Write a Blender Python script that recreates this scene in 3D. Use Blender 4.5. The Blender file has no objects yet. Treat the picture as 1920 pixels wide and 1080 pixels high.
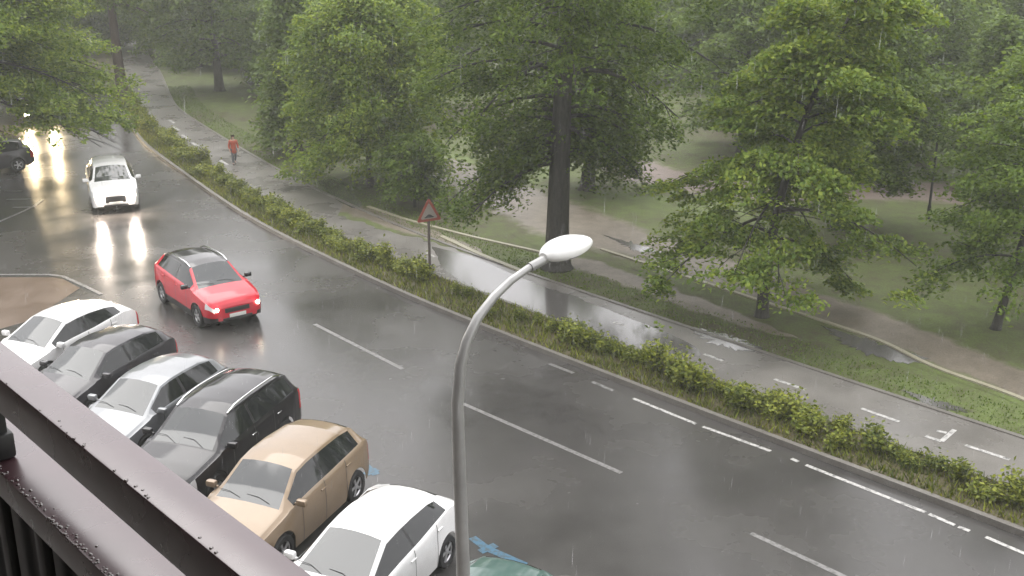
import bpy, bmesh, math, random
import numpy as np
from math import sin, cos, radians, pi, atan, hypot, sqrt
from mathutils import Vector, Matrix

random.seed(7); RNG = np.random.default_rng(7)
S = bpy.context.scene
COL = S.collection
CAM_H = 11.2; F = 2100.0; TH = atan(703/2100.0)
ZP = 0.12                                   # height of pavements, verge and park above the road

def at(px, py, z=0.0):
    """ground point (x, y) under a picture position of the 1920x1080 photograph"""
    u = (px-960)/F; v = (py-540)/F
    t = (CAM_H-z)/(sin(TH)+v*cos(TH))
    return (u*t, (cos(TH)-v*sin(TH))*t)

# ------------------------------------------------------------------ materials
def newmat(name):
    m = bpy.data.materials.new(name); m.use_nodes = True
    nt = m.node_tree; nt.nodes.clear()
    out = nt.nodes.new('ShaderNodeOutputMaterial')
    return m, nt, out
def N(nt, t, **kw):
    n = nt.nodes.new(t)
    for k, v in kw.items():
        if k in n.inputs: n.inputs[k].default_value = v
        else: setattr(n, k, v)
    return n
def ramp(nt, fac, stops):
    r = nt.nodes.new('ShaderNodeValToRGB'); e = r.color_ramp.elements
    while len(e) < len(stops): e.new(0.5)
    for i, (p, c) in enumerate(stops):
        e[i].position = p; e[i].color = tuple(c)+((1,) if len(c) == 3 else ())
    nt.links.new(fac, r.inputs['Fac']); return r
def noise(nt, scale, detail=4, rough=.55, vec=None):
    n = N(nt, 'ShaderNodeTexNoise', Scale=scale, Detail=detail, Roughness=rough)
    if vec is None:
        g = nt.nodes.new('ShaderNodeNewGeometry'); vec = g.outputs['Position']
    nt.links.new(vec, n.inputs['Vector']); return n
def bump(nt, h, strength, dist=.01):
    b = N(nt, 'ShaderNodeBump', Strength=strength, Distance=dist)
    nt.links.new(h, b.inputs['Height']); return b
def simple(name, col, rough=.5, metal=0., ior=1.45, coat=0., var=0., vscale=6., emit=None, es=0.):
    m, nt, out = newmat(name)
    p = N(nt, 'ShaderNodeBsdfPrincipled', Roughness=rough, Metallic=metal, IOR=ior)
    p.inputs['Base Color'].default_value = (*col, 1)
    if coat: p.inputs['Coat Weight'].default_value = coat; p.inputs['Coat Roughness'].default_value = .04
    if var:
        n = noise(nt, vscale)
        r = ramp(nt, n.outputs['Fac'], [(.3, [c*(1-var) for c in col]), (.7, [min(1, c*(1+var)) for c in col])])
        nt.links.new(r.outputs['Color'], p.inputs['Base Color'])
    if emit:
        p.inputs['Emission Color'].default_value = (*emit, 1); p.inputs['Emission Strength'].default_value = es
    nt.links.new(p.outputs[0], out.inputs[0]); return m

def asphalt(name, dark, light, r0, r1, sc=.35, wet=1.45):
    m, nt, out = newmat(name)
    p = N(nt, 'ShaderNodeBsdfPrincipled', IOR=wet)
    big = noise(nt, sc, 5, .6); fine = noise(nt, 38, 3, .7); mid = noise(nt, 3.1, 4, .6)
    mix = N(nt, 'ShaderNodeMix', data_type='FLOAT', Factor=.35)
    nt.links.new(big.outputs['Fac'], mix.inputs[2]); nt.links.new(fine.outputs['Fac'], mix.inputs[3])
    c = ramp(nt, mix.outputs[0], [(.36, dark), (.62, light)])
    nt.links.new(c.outputs['Color'], p.inputs['Base Color'])
    mr = N(nt, 'ShaderNodeMapRange'); mr.inputs['From Min'].default_value = .35; mr.inputs['From Max'].default_value = .65
    mr.inputs['To Min'].default_value = r0; mr.inputs['To Max'].default_value = r1
    nt.links.new(big.outputs['Fac'], mr.inputs['Value']); nt.links.new(mr.outputs[0], p.inputs['Roughness'])
    b = bump(nt, fine.outputs['Fac'], .07, .004)
    nt.links.new(b.outputs[0], p.inputs['Normal'])
    nt.links.new(p.outputs[0], out.inputs[0]); return m

def ground_mix(name, cols, scales=(.25, 2.2, 18), rough=.75, bstr=.5):
    m, nt, out = newmat(name)
    p = N(nt, 'ShaderNodeBsdfPrincipled', Roughness=rough)
    a = noise(nt, scales[0], 5, .6); b = noise(nt, scales[1], 5, .65); c = noise(nt, scales[2], 3, .7)
    m1 = N(nt, 'ShaderNodeMix', data_type='FLOAT', Factor=.45); m2 = N(nt, 'ShaderNodeMix', data_type='FLOAT', Factor=.3)
    nt.links.new(a.outputs['Fac'], m1.inputs[2]); nt.links.new(b.outputs['Fac'], m1.inputs[3])
    nt.links.new(m1.outputs[0], m2.inputs[2]); nt.links.new(c.outputs['Fac'], m2.inputs[3])
    k = len(cols)
    r = ramp(nt, m2.outputs[0], [(.36+.28*i/(k-1), cc) for i, cc in enumerate(cols)])
    nt.links.new(r.outputs['Color'], p.inputs['Base Color'])
    bb = bump(nt, c.outputs['Fac'], bstr, .03); nt.links.new(bb.outputs[0], p.inputs['Normal'])
    nt.links.new(p.outputs[0], out.inputs[0]); return m

LAWN = [(.050, .040, .024), (.070, .060, .030), (.078, .094, .026), (.098, .132, .030), (.125, .175, .038)]
def blend_mat(name, cols, rough=.5):
    """trodden path whose border breaks up into the lawn"""
    m, nt, out = newmat(name)
    def layer(cs, scales):
        a = noise(nt, scales[0], 5, .6); b = noise(nt, scales[1], 5, .65); c = noise(nt, scales[2], 3, .7)
        m1 = N(nt, 'ShaderNodeMix', data_type='FLOAT', Factor=.45); m2 = N(nt, 'ShaderNodeMix', data_type='FLOAT', Factor=.3)
        nt.links.new(a.outputs['Fac'], m1.inputs[2]); nt.links.new(b.outputs['Fac'], m1.inputs[3])
        nt.links.new(m1.outputs[0], m2.inputs[2]); nt.links.new(c.outputs['Fac'], m2.inputs[3])
        return ramp(nt, m2.outputs[0], [(.36+.28*i/(len(cs)-1), cc) for i, cc in enumerate(cs)]), c
    lw, c1 = layer(LAWN, (.13, 1.6, 16)); sd, c2 = layer(cols, (.35, 2.4, 18))
    at_ = nt.nodes.new('ShaderNodeAttribute'); at_.attribute_name = 'edge'
    e1 = noise(nt, 1.1, 6, .72)
    ad = N(nt, 'ShaderNodeMath', operation='ADD'); nt.links.new(at_.outputs['Fac'], ad.inputs[0]); nt.links.new(e1.outputs['Fac'], ad.inputs[1])
    mr = N(nt, 'ShaderNodeMapRange'); mr.inputs['From Min'].default_value = .78; mr.inputs['From Max'].default_value = 1.08
    nt.links.new(ad.outputs[0], mr.inputs['Value'])
    mx = N(nt, 'ShaderNodeMix', data_type='RGBA'); nt.links.new(mr.outputs[0], mx.inputs[0])
    nt.links.new(lw.outputs['Color'], mx.inputs[6]); nt.links.new(sd.outputs['Color'], mx.inputs[7])
    p = N(nt, 'ShaderNodeBsdfPrincipled', Roughness=rough); nt.links.new(mx.outputs[2], p.inputs['Base Color'])
    r2 = N(nt, 'ShaderNodeMapRange'); r2.inputs['To Min'].default_value = .8; r2.inputs['To Max'].default_value = rough; nt.links.new(mr.outputs[0], r2.inputs['Value'])
    nt.links.new(r2.outputs[0], p.inputs['Roughness'])
    bb = bump(nt, c1.outputs['Fac'], .6, .03); nt.links.new(bb.outputs[0], p.inputs['Normal'])
    nt.links.new(p.outputs[0], out.inputs[0]); return m

def leafmat(name, cols, trans=.42, rough=.55):
    m, nt, out = newmat(name)
    g = nt.nodes.new('ShaderNodeNewGeometry')
    big = noise(nt, .55, 2, .5)
    mx = N(nt, 'ShaderNodeMix', data_type='FLOAT', Factor=.5)
    nt.links.new(g.outputs['Random Per Island'], mx.inputs[2]); nt.links.new(big.outputs['Fac'], mx.inputs[3])
    k = len(cols)
    r = ramp(nt, mx.outputs[0], [(.2+.6*i/(k-1), c) for i, c in enumerate(cols)])
    p = N(nt, 'ShaderNodeBsdfPrincipled', Roughness=rough, IOR=1.33)
    nt.links.new(r.outputs['Color'], p.inputs['Base Color'])
    t = nt.nodes.new('ShaderNodeBsdfTranslucent')
    hs = N(nt, 'ShaderNodeHueSaturation', Hue=.485, Saturation=1.1, Value=1.1)
    nt.links.new(r.outputs['Color'], hs.inputs['Color']); nt.links.new(hs.outputs[0], t.inputs['Color'])
    ms = N(nt, 'ShaderNodeMixShader'); ms.inputs[0].default_value = trans
    nt.links.new(p.outputs[0], ms.inputs[1]); nt.links.new(t.outputs[0], ms.inputs[2])
    nt.links.new(ms.outputs[0], out.inputs[0]); return m

def barkmat(name, a, b):
    m, nt, out = newmat(name)
    tc = nt.nodes.new('ShaderNodeTexCoord'); mp = N(nt, 'ShaderNodeMapping'); mp.inputs['Scale'].default_value = (5, 5, 1.1)
    nt.links.new(tc.outputs['Object'], mp.inputs['Vector'])
    n = noise(nt, 3.0, 6, .7, mp.outputs[0])
    r = ramp(nt, n.outputs['Fac'], [(.35, a), (.65, b)])
    p = N(nt, 'ShaderNodeBsdfPrincipled', Roughness=.6)
    nt.links.new(r.outputs['Color'], p.inputs['Base Color'])
    bb = bump(nt, n.outputs['Fac'], .8, .05); nt.links.new(bb.outputs[0], p.inputs['Normal'])
    nt.links.new(p.outputs[0], out.inputs[0]); return m

def worn_paint(name, col, under, thr=.5, rough=.35):
    m, nt, out = newmat(name)
    n = noise(nt, 9, 5, .75); r = ramp(nt, n.outputs['Fac'], [(thr-.14, under), (thr+.02, col)])
    p = N(nt, 'ShaderNodeBsdfPrincipled', Roughness=rough); nt.links.new(r.outputs['Color'], p.inputs['Base Color'])
    nt.links.new(p.outputs[0], out.inputs[0]); return m

M = {}
M['road'] = asphalt('wet_asphalt', (.040, .038, .037), (.070, .067, .063), .16, .34, .23, 1.5)
M['bike'] = asphalt('wet_path_asphalt', (.125, .118, .108), (.195, .184, .168), .22, .38, .5)
M['pave'] = ground_mix('wet_paving', [(.16, .15, .14), (.24, .22, .20)], (.4, 3, 25), .35, .2)
M['kerb'] = ground_mix('kerb_stone', [(.11, .10, .09), (.20, .19, .17)], (.5, 3, 20), .4, .3)
M['soil'] = ground_mix('verge_soil', [(.042, .045, .018), (.075, .068, .032), (.105, .088, .046), (.062, .078, .022)], (.7, 3.5, 22), .8, .9)
M['lawn'] = ground_mix('park_lawn', LAWN, (.13, 1.6, 16), .8, .9)
M['sand'] = blend_mat('sandy_path', [(.09, .074, .054), (.155, .132, .10), (.225, .19, .148)])
M['pink'] = blend_mat('pinkish_path', [(.13, .10, .086), (.20, .158, .135)])
M['edging'] = ground_mix('pale_edging', [(.24, .22, .15), (.36, .34, .25)], (.8, 4, 20), .5, .3)
M['puddle'] = simple('puddle_water', (.10, .095, .09), .13, ior=2.0)
M['paint'] = worn_paint('white_road_paint', (.50, .49, .47), (.13, .13, .125), .52)
M['paint_old'] = worn_paint('worn_road_paint', (.21, .205, .20), (.085, .085, .08), .52)
M['blue'] = worn_paint('blue_road_paint', (.045, .13, .20), (.05, .06, .065), .52)
M['brown'] = asphalt('reflection_brown_bay', (.085, .058, .040), (.14, .10, .072), .25, .45)  # brownish reflection on the wet bay, painted into its asphalt colour
M['leaf_dark'] = leafmat('poplar_leaves', [(0.043, 0.078, 0.012), (0.099, 0.161, 0.025), (0.186, 0.263, 0.042)])
M['leaf_mid'] = leafmat('tree_leaves', [(0.056, 0.101, 0.016), (0.122, 0.194, 0.029), (0.209, 0.294, 0.048)])
M['leaf_light'] = leafmat('young_leaves', [(0.070, 0.126, 0.018), (0.158, 0.239, 0.034), (0.311, 0.386, 0.061)])
M['leaf_hedge'] = leafmat('shrub_leaves', [(.050, .076, .013), (.150, .185, .026), (.33, .36, .055)], .3)
M['leaf_far'] = leafmat('far_leaves', [(0.054, 0.095, 0.019), (0.113, 0.175, 0.034), (0.181, 0.252, 0.055)])
M['straw'] = leafmat('verge_grass_blades', [(.06, .085, .02), (.13, .14, .04), (.20, .17, .08)], .25)
M['bark'] = barkmat('wet_bark', (.018, .016, .013), (.050, .045, .037))
M['bark_red'] = barkmat('reddish_bark', (.045, .028, .024), (.085, .058, .050))
M['tyre'] = simple('tyre_rubber', (.02, .02, .021), .6)
M['rim'] = simple('alloy', (.55, .55, .56), .3, metal=.8)
M['black'] = simple('black_plastic', (.018, .018, .019), .35)
M['glass'] = simple('dark_car_glass', (.016, .018, .019), .05, ior=1.55)
M['wind'] = simple('windscreen_glass', (.028, .034, .036), .05, ior=1.78)
M['lens'] = simple('clear_lens', (.62, .63, .64), .12, ior=1.6)
M['red_lens'] = simple('red_lens', (.45, .012, .02), .15)
M['amber'] = simple('amber_lens', (.75, .42, .03), .15)
M['plate'] = simple('number_plate', (.7, .7, .66), .35)
M['chrome'] = simple('bright_trim', (.75, .75, .76), .16, metal=1.)
M['lamp_cool'] = simple('lit_headlamp', (1, 1, 1), .3, emit=(1., .84, .70), es=1500)
M['lamp_warm'] = simple('lit_headlamp_warm', (1, 1, 1), .3, emit=(1., .77, .46), es=1300)
M['lamp_dim'] = simple('lit_headlamp_dim', (1, 1, 1), .3, emit=(1., .86, .62), es=9)
M['galv'] = simple('galvanised_steel', (.36, .36, .35), .38, metal=.45, var=.12, vscale=3)
M['white_enamel'] = simple('white_enamel', (.84, .84, .82), .25, coat=.4)
M['greyglass'] = simple('lamp_glass', (.42, .43, .42), .2)
M['post'] = simple('weathered_post', (.10, .085, .075), .5, var=.2)
M['sign_red'] = simple('sign_red', (.27, .065, .045), .4, var=.15, vscale=9)
M['sign_pale'] = simple('sign_pale', (.27, .245, .215), .4)
M['sign_black'] = simple('sign_black', (.02, .02, .02), .4)
M['iron'] = simple('dark_iron', (.022, .023, .022), .45)
M['skin'] = simple('skin', (.52, .34, .26), .5)
M['red_coat'] = simple('red_jacket', (.42, .085, .045), .6, var=.2, vscale=8)
M['trousers'] = simple('grey_trousers', (.10, .105, .12), .7)
M['hair'] = simple('dark_hair', (.05, .03, .022), .5)

def railmat():
    m, nt, out = newmat('wet_painted_steel')
    p = N(nt, 'ShaderNodeBsdfPrincipled', IOR=1.9)
    n1 = noise(nt, 13, 3, .6); n2 = noise(nt, 9, 3, .6)
    r = ramp(nt, n2.outputs['Fac'], [(.35, (.050, .023, .027)), (.65, (.064, .030, .035))])
    nt.links.new(r.outputs['Color'], p.inputs['Base Color'])
    rr = ramp(nt, n1.outputs['Fac'], [(.35, (.24,)*3), (.62, (.32,)*3)]); nt.links.new(rr.outputs['Color'], p.inputs['Roughness'])
    nt.links.new(p.outputs[0], out.inputs[0]); return m
M['rail'] = railmat()
M['facade'] = ground_mix('rendered_facade', [(.045, .034, .028), (.065, .05, .042)], (.3, 2, 30), .8, .2)

# ------------------------------------------------------------------ object helpers
def link(name, me, mat=None, parent=None):
    o = bpy.data.objects.new(name, me); COL.objects.link(o)
    if mat is not None and me is not None:
        for mm in (mat if isinstance(mat, (list, tuple)) else [mat]): me.materials.append(mm)
    if parent is not None: o.parent = parent
    return o
def tag(o, label=None, cat=None, group=None, kind=None):
    if label: o['label'] = label
    if cat: o['category'] = cat
    if group: o['group'] = group
    if kind: o['kind'] = kind
    return o
def thing(name, label, cat, loc=(0, 0, 0), rz=0., group=None):
    o = bpy.data.objects.new(name, None); COL.objects.link(o)
    o.empty_display_size = .2; o.location = loc; o.rotation_euler = (0, 0, rz)
    return tag(o, label, cat, group)
def mesh(name, V, Fc, smooth=True, sharp=35, mi=None):
    me = bpy.data.meshes.new(name); me.from_pydata([tuple(map(float, v)) for v in V], [], Fc); me.update()
    if smooth:
        me.polygons.foreach_set('use_smooth', [True]*len(me.polygons))
        if sharp: me.set_sharp_from_angle(angle=radians(sharp))
    if mi is not None: me.polygons.foreach_set('material_index', mi)
    return me
def copy_tree(o, parent=None):
    c = o.copy(); COL.objects.link(c)
    if parent is not None: c.parent = parent
    for ch in list(o.children): copy_tree(ch, c)
    return c

class MB:
    """collects simple shapes into one mesh"""
    def __init__(s): s.V = []; s.F = []
    def add(s, V, Fc):
        b = len(s.V); s.V += [tuple(v) for v in V]; s.F += [tuple(i+b for i in f) for f in Fc]; return s
    def box(s, c, d, R=None, bev=0.):
        bm = bmesh.new(); bmesh.ops.create_cube(bm, size=1)
        for v in bm.verts: v.co = Vector((v.co.x*d[0], v.co.y*d[1], v.co.z*d[2]))
        if bev: bmesh.ops.bevel(bm, geom=bm.edges[:], offset=bev, segments=2, affect='EDGES', profile=.5)
        bm.verts.index_update()
        V = [((R @ v.co) if R else v.co)+Vector(c) for v in bm.verts]; Fc = [tuple(v.index for v in f.verts) for f in bm.faces]
        bm.free(); return s.add(V, Fc)
    def tube(s, P, r, n=8, cap=True):
        P = [Vector(p) for p in P]; k = len(P)
        r = r if isinstance(r, (list, tuple)) else [r]*k
        V = []; Fc = []; up = None
        for i, p in enumerate(P):
            t = (P[min(i+1, k-1)]-P[max(i-1, 0)]).normalized()
            if up is None: up = t.orthogonal().normalized()
            else:
                up = up-t*up.dot(t); up = up.normalized() if up.length > 1e-6 else t.orthogonal().normalized()
            w = t.cross(up)
            for j in range(n):
                a = 2*pi*j/n; V.append(p+(up*cos(a)+w*sin(a))*r[i])
        for i in range(k-1):
            for j in range(n):
                a = i*n+j; b = i*n+(j+1) % n; Fc.append((a, b, b+n, a+n))
        if cap: Fc += [tuple(range(n-1, -1, -1)), tuple(range((k-1)*n, k*n))]
        return s.add(V, Fc)
    def lathe(s, prof, c=(0, 0, 0), n=24, axis='z'):
        V = []; Fc = []; k = len(prof)
        for j in range(n):
            a = 2*pi*j/n
            for (r, z) in prof:
                p = (r*cos(a), r*sin(a), z) if axis == 'z' else (r*cos(a), z, r*sin(a))
                V.append((p[0]+c[0], p[1]+c[1], p[2]+c[2]))
        for j in range(n):
            for i in range(k-1):
                a = j*k+i; b = ((j+1) % n)*k+i; Fc.append((a, b, b+1, a+1) if axis == 'z' else (a, a+1, b+1, b))
        return s.add(V, Fc)
    def build(s, name, mat, parent=None, smooth=True, sharp=35):
        return link(name, mesh(name, s.V, s.F, smooth, sharp), mat, parent)

def resample(P, n, smooth=6):
    P = np.array(P, float); d = np.r_[0, np.cumsum(np.hypot(*np.diff(P, axis=0).T))]
    t = np.linspace(0, d[-1], n); Q = np.c_[np.interp(t, d, P[:, 0]), np.interp(t, d, P[:, 1])]
    for _ in range(smooth):
        Q[1:-1] = .25*Q[:-2]+.5*Q[1:-1]+.25*Q[2:]
    return Q
def offset(Q, d):
    """left (positive) / right (negative) offset of a polyline"""
    t = np.gradient(Q, axis=0); t /= np.linalg.norm(t, axis=1)[:, None]
    d = np.broadcast_to(d, (len(Q),))
    return Q+np.c_[-t[:, 1], t[:, 0]]*d[:, None]
def strip(name, A, B, z, mat, thick=0., zb=None):
    n = len(A); V = [(a[0], a[1], z) for a in A]+[(b[0], b[1], z if zb is None else zb) for b in B]
    Fc = [(i, i+1, n+i+1, n+i) for i in range(n-1)]
    if thick:
        V += [(a[0], a[1], z-thick) for a in A]+[(b[0], b[1], z-thick) for b in B]
        Fc += [(2*n+i, 2*n+i+1, i+1, i) for i in range(n-1)]+[(n+i, n+i+1, 3*n+i+1, 3*n+i) for i in range(n-1)]
        Fc += [(0, n, 3*n, 2*n), (n-1, 2*n-1, 4*n-1, 3*n-1)]
    me = mesh(name, V, Fc, False)
    bm = bmesh.new(); bm.from_mesh(me); bmesh.ops.recalc_face_normals(bm, faces=bm.faces[:])
    if not thick and bm.faces[:][0].normal.z < 0: bmesh.ops.reverse_faces(bm, faces=bm.faces[:])
    bm.to_mesh(me); bm.free()
    return tag(link(name, me, mat), kind='structure')
def px(L, z=ZP): return [at(x, y, z) for x, y in L]
def paint_line(mb, P, w, z, n=8):
    z += .0004*(len(mb.F)//7 % 9)
    Q = resample(P, n, 0); A = offset(Q, w/2); B = offset(Q, -w/2)
    V = [(*a, z) for a in A]+[(*b, z) for b in B]
    mb.add(V, [(n+i, n+i+1, i+1, i) for i in range(n-1)])
def poly_sheet(mb, P, z):
    mb.add([(x, y, z) for x, y in P], [tuple(range(len(P)))])

# ------------------------------------------------------------------ camera, light, air
cam = bpy.data.cameras.new('camera'); cam.sensor_width = 36; cam.lens = F/1920*36
cam.clip_start = .05; cam.clip_end = 3000
co = bpy.data.objects.new('camera', cam); COL.objects.link(co)
co.location = (0, 0, CAM_H); co.rotation_euler = (pi/2-TH, 0, 0); S.camera = co

SUN_EL, SUN_ROT = radians(62), radians(-35)
w = bpy.data.worlds.new('World'); S.world = w; w.use_nodes = True
nt = w.node_tree; bg = nt.nodes['Background']
sky = nt.nodes.new('ShaderNodeTexSky'); sky.sky_type = 'NISHITA'; sky.sun_disc = False
sky.sun_elevation = SUN_EL; sky.sun_rotation = SUN_ROT; sky.air_density = 1.0; sky.dust_density = 6.0; sky.ozone_density = 1.0
hs = N(nt, 'ShaderNodeHueSaturation', Saturation=.3, Value=1.0)
nt.links.new(sky.outputs[0], hs.inputs['Color'])
lim = nt.nodes.new('ShaderNodeVectorMath'); lim.operation = 'MINIMUM'; lim.inputs[1].default_value = (11, 11, 11)
nt.links.new(hs.outputs[0], lim.inputs[0])
cloud = N(nt, 'ShaderNodeMix', data_type='RGBA'); cloud.inputs[0].default_value = .68      # a closed, even layer of rain cloud
cloud.inputs[7].default_value = (8.5, 8.3, 8.4, 1)
nt.links.new(lim.outputs[0], cloud.inputs[6]); nt.links.new(cloud.outputs[2], bg.inputs['Color'])
bg.inputs['Strength'].default_value = .13
sl = bpy.data.lights.new('sun', 'SUN'); sl.energy = 0.7; sl.angle = radians(50); sl.color = (1, .97, .93)
so = bpy.data.objects.new('sun', sl); COL.objects.link(so)
d = Vector((sin(SUN_ROT)*cos(SUN_EL), cos(SUN_ROT)*cos(SUN_EL), sin(SUN_EL)))
so.rotation_euler = d.to_track_quat('Z', 'Y').to_euler(); so.location = (0, 40, 60)
S.view_settings.view_transform = 'Standard'; S.view_settings.look = 'None'
S.view_settings.exposure = 1.27; S.view_settings.gamma = 1
S.cycles.use_denoising = True
S.cycles.max_bounces = 6; S.cycles.diffuse_bounces = 3; S.cycles.glossy_bounces = 3; S.cycles.transmission_bounces = 4
S.cycles.volume_bounces = 1; S.cycles.transparent_max_bounces = 12
S.cycles.caustics_reflective = False; S.cycles.caustics_refractive = False
S.cycles.sample_clamp_indirect = 12

hm, hnt, hout = newmat('rainy_air')
pv = N(hnt, 'ShaderNodeVolumePrincipled', Density=.0013, Anisotropy=.1)
pv.inputs['Color'].default_value = (.93, .95, .90, 1)
hnt.links.new(pv.outputs[0], hout.inputs['Volume'])
hz = MB().box((0, 90, 11.5), (420, 340, 26)).build('haze', hm, smooth=False); tag(hz, kind='stuff', label='grey rain haze filling the air over road and park', cat='haze')

# ------------------------------------------------------------------ ground, road, paths
def sheet(name, x0, x1, y0, y1, z, mat):
    return tag(link(name, mesh(name, [(x0, y0, z), (x1, y0, z), (x1, y1, z), (x0, y1, z)], [(0, 1, 2, 3)], False), mat), kind='structure')
sheet('ground', -1500, 1500, -1500, 1500, -.10, M['lawn'])

NK = 120
KERB = resample([(-50, 122), (-42, 108), (-31, 82), (-24, 68.3), (-18.8, 56.2), (-16, 51.5), (-13.5, 47.2), (-10.8, 42.6), (-8.4, 39.1), (-5.7, 35.6),
                 (-3.9, 33.2), (-2.6, 31.6), (0.2, 28.6), (2.7, 25.9), (5.1, 23.3), (7.1, 21.3), (9.6, 18.7), (14, 14), (22, 5.5), (34, -8)], NK, 8)
k = 1-ZP/CAM_H
NEAR = resample([(x*k, y*k) for x, y in [(-47, 124), (-39, 110), (-28.6, 84), (-22.6, 67), (-18.3, 59.1), (-15.1, 53.4), (-11.3, 46.9), (-6.5, 39.8), (-2.5, 34.8), (0.4, 31.6),
                 (6.1, 25.2), (8.6, 22.5), (15, 15.7), (24, 6), (36, -7)]], NK, 8)
FAR = offset(NEAR, 2.25) if offset(NEAR, 1.)[60][0] > NEAR[60][0] else offset(NEAR, -2.25)
sgn = 1 if offset(KERB, 1.)[60][0] > KERB[60][0] else -1    # sign of the park side
strip('road', KERB, offset(KERB, -sgn*24), 0, M['road'])
K1 = offset(KERB, sgn*.14)
strip('kerb', KERB, K1, ZP+.012, M['kerb'], .14)
N0 = offset(NEAR, -sgn*.12)
strip('verge', K1, N0, ZP-.01, M['soil'])
strip('path_kerb', N0, NEAR, ZP+.02, M['kerb'], .1)
strip('bike_path', NEAR, FAR, ZP, M['bike'], .1)
F1 = offset(FAR, sgn*.13)
strip('path_edging', FAR, F1, ZP+.03, M['kerb'], .1)
PARK = resample([(-60, 260), (60, 240), (130, 150), (150, 60), (120, -20), (60, -40)], NK, 4)
strip('park_lawn', F1, PARK, ZP-.005, M['lawn'])

# sandy and pinkish park paths
def rag(Q, a, seed):
    r = np.random.default_rng(seed); j = r.normal(0, 1, (len(Q), 1)); j2 = j.copy()
    for _ in range(3): j2[1:-1] = .25*j2[:-2]+.5*j2[1:-1]+.25*j2[2:]
    return offset(Q, (j2*a*1.6)[:, 0])
def path(name, near, far, mat, z, n=60):
    A = rag(resample(px(near), n, 5), .10, len(near)); B = rag(resample(px(far), n, 5), .12, len(far)+5)
    ts = (-.22, .06, .3, .7, .94, 1.22); es = (0., .45, 1., 1., .45, 0.)
    V = [(*(A[i]*(1-t)+B[i]*t), z) for t in ts for i in range(n)]
    Fc = [(r*n+i, r*n+i+1, (r+1)*n+i+1, (r+1)*n+i) for r in range(5) for i in range(n-1)]
    me = mesh(name, V, Fc, False)
    if me.polygons[0].normal.z < 0: me.flip_normals()
    a_ = me.attributes.new('edge', 'FLOAT', 'POINT'); a_.data.foreach_set('value', np.repeat(es, n))
    return tag(link(name, me, mat), kind='structure')
P1n = [(800, 330), (923, 398), (1020, 447), (1127, 468), (1267, 513), (1420, 563), (1513, 593), (1663, 643), (1740, 687), (1907, 743), (2100, 835)]
P1f = [(820, 290), (930, 325), (1000, 352), (1080, 378), (1180, 417), (1257, 448), (1400, 497), (1520, 545), (1663, 592), (1907, 682), (2100, 765)]
path('sandy_path', P1n, P1f, M['sand'], ZP+.004)
path('sandy_track', [(1075, 503), (1180, 537), (1280, 575), (1400, 613), (1500, 640)], [(1080, 478), (1180, 507), (1280, 547), (1400, 592), (1500, 630)], M['sand'], ZP+.0015)
path('pinkish_path', [(960, 290), (1100, 307), (1180, 338), (1300, 362), (1500, 380), (1700, 376), (1960, 400)],
     [(960, 262), (1110, 276), (1180, 292), (1300, 326), (1500, 347), (1700, 337), (1960, 350)], M['pink'], ZP+.004)
path('sandy_path_branch', [(640, 398), (720, 425), (820, 452), (900, 480)], [(655, 372), (740, 408), (830, 437), (910, 468)], M['sand'], ZP+.0025)
def edging(name, P, wdt=.14, n=40):
    Q = resample(px(P), n, 3)
    return strip(name, offset(Q, wdt/2), offset(Q, -wdt/2), ZP+.045, M['edging'], .08)
edging('edging_strip', P1n[3:])
edging('edging_strip', [(690, 388), (760, 412), (873, 442), (1020, 475), (1060, 487)])
edging('edging_strip', [(828, 444), (900, 478), (985, 512)], .18)

# painted markings
mk = MB()
for a, b in [((1187, 747), (1305, 795)), ((1318, 800), (1445, 846)), ((1484, 860), (1497, 866)), ((1511, 872), (1735, 961)), ((1742, 964), (1790, 985)), ((1797, 988), (1818, 996)), ((1848, 1007), (1960, 1055))]:
    paint_line(mk, px([a, b], 0), .10, .004)
tag(mk.build('edge_line', M['paint'], smooth=False), kind='structure')
mk = MB()
for a, b in [((590, 608), (755, 692)), ((868, 757), (1165, 887)), ((1408, 1000), (1640, 1108)), ((1030, 682), (1075, 700)), ((1110, 716), (1150, 733))]:
    paint_line(mk, px([a, b], 0), .12, .004)
tag(mk.build('lane_dash', M['paint_old'], smooth=False), kind='structure')
mk = MB()
for a, b in [((1320, 664), (1355, 677)), ((1452, 711), (1510, 731)), ((1615, 766), (1686, 791)), ((1810, 835), (1893, 862)), ((1756, 808), (1775, 812)), ((1790, 806), (1765, 828)), ((1735, 818), (1765, 828)), ((1150, 604), (1168, 610)), ((800, 474), (815, 482))]:
    paint_line(mk, px([a, b]), .11, ZP+.005)
for x, y in [(322, 228), (331, 241), (346, 256), (366, 271), (388, 287), (420, 305)]:
    c = at(x, y, ZP); paint_line(mk, [(c[0]-.3, c[1]+.5), (c[0]+.3, c[1]-.5)], .16, ZP+.005)
tag(mk.build('bike_lane_dash', M['paint'], smooth=False), kind='structure')
mk = MB()
for L in [[(-60, 440), (0, 415), (40, 398), (66, 385), (80, 374)], [(8, 358), (42, 358)], [(12, 374), (58, 373)], [(24, 389), (66, 388)], [(-60, 515), (0, 515), (98, 515), (118, 518), (160, 537), (190, 552)]]:
    paint_line(mk, px(L, 0), .13, .005, 12)
tag(mk.build('bay_marking', M['paint_old'], smooth=False), kind='structure')
mk = MB()
for L in [[(672, 862), (706, 890)], [(684, 890), (708, 880)], [(885, 1008), (912, 1028), (985, 1060)], [(900, 1035), (930, 1022)]]:
    paint_line(mk, px(L, 0), .17, .005, 8)
tag(mk.build('blue_bay_marking', M['blue'], smooth=False), kind='structure')
mk = MB(); poly_sheet(mk, px([(-80, 522), (0, 520), (98, 520), (118, 523), (150, 540), (60, 600), (-80, 640)], 0)[::-1], .003)
tag(mk.build('bay_reflection_tint', M['brown'], smooth=False), kind='structure')  # asphalt patch tinted with the brown reflection lying on it

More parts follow.
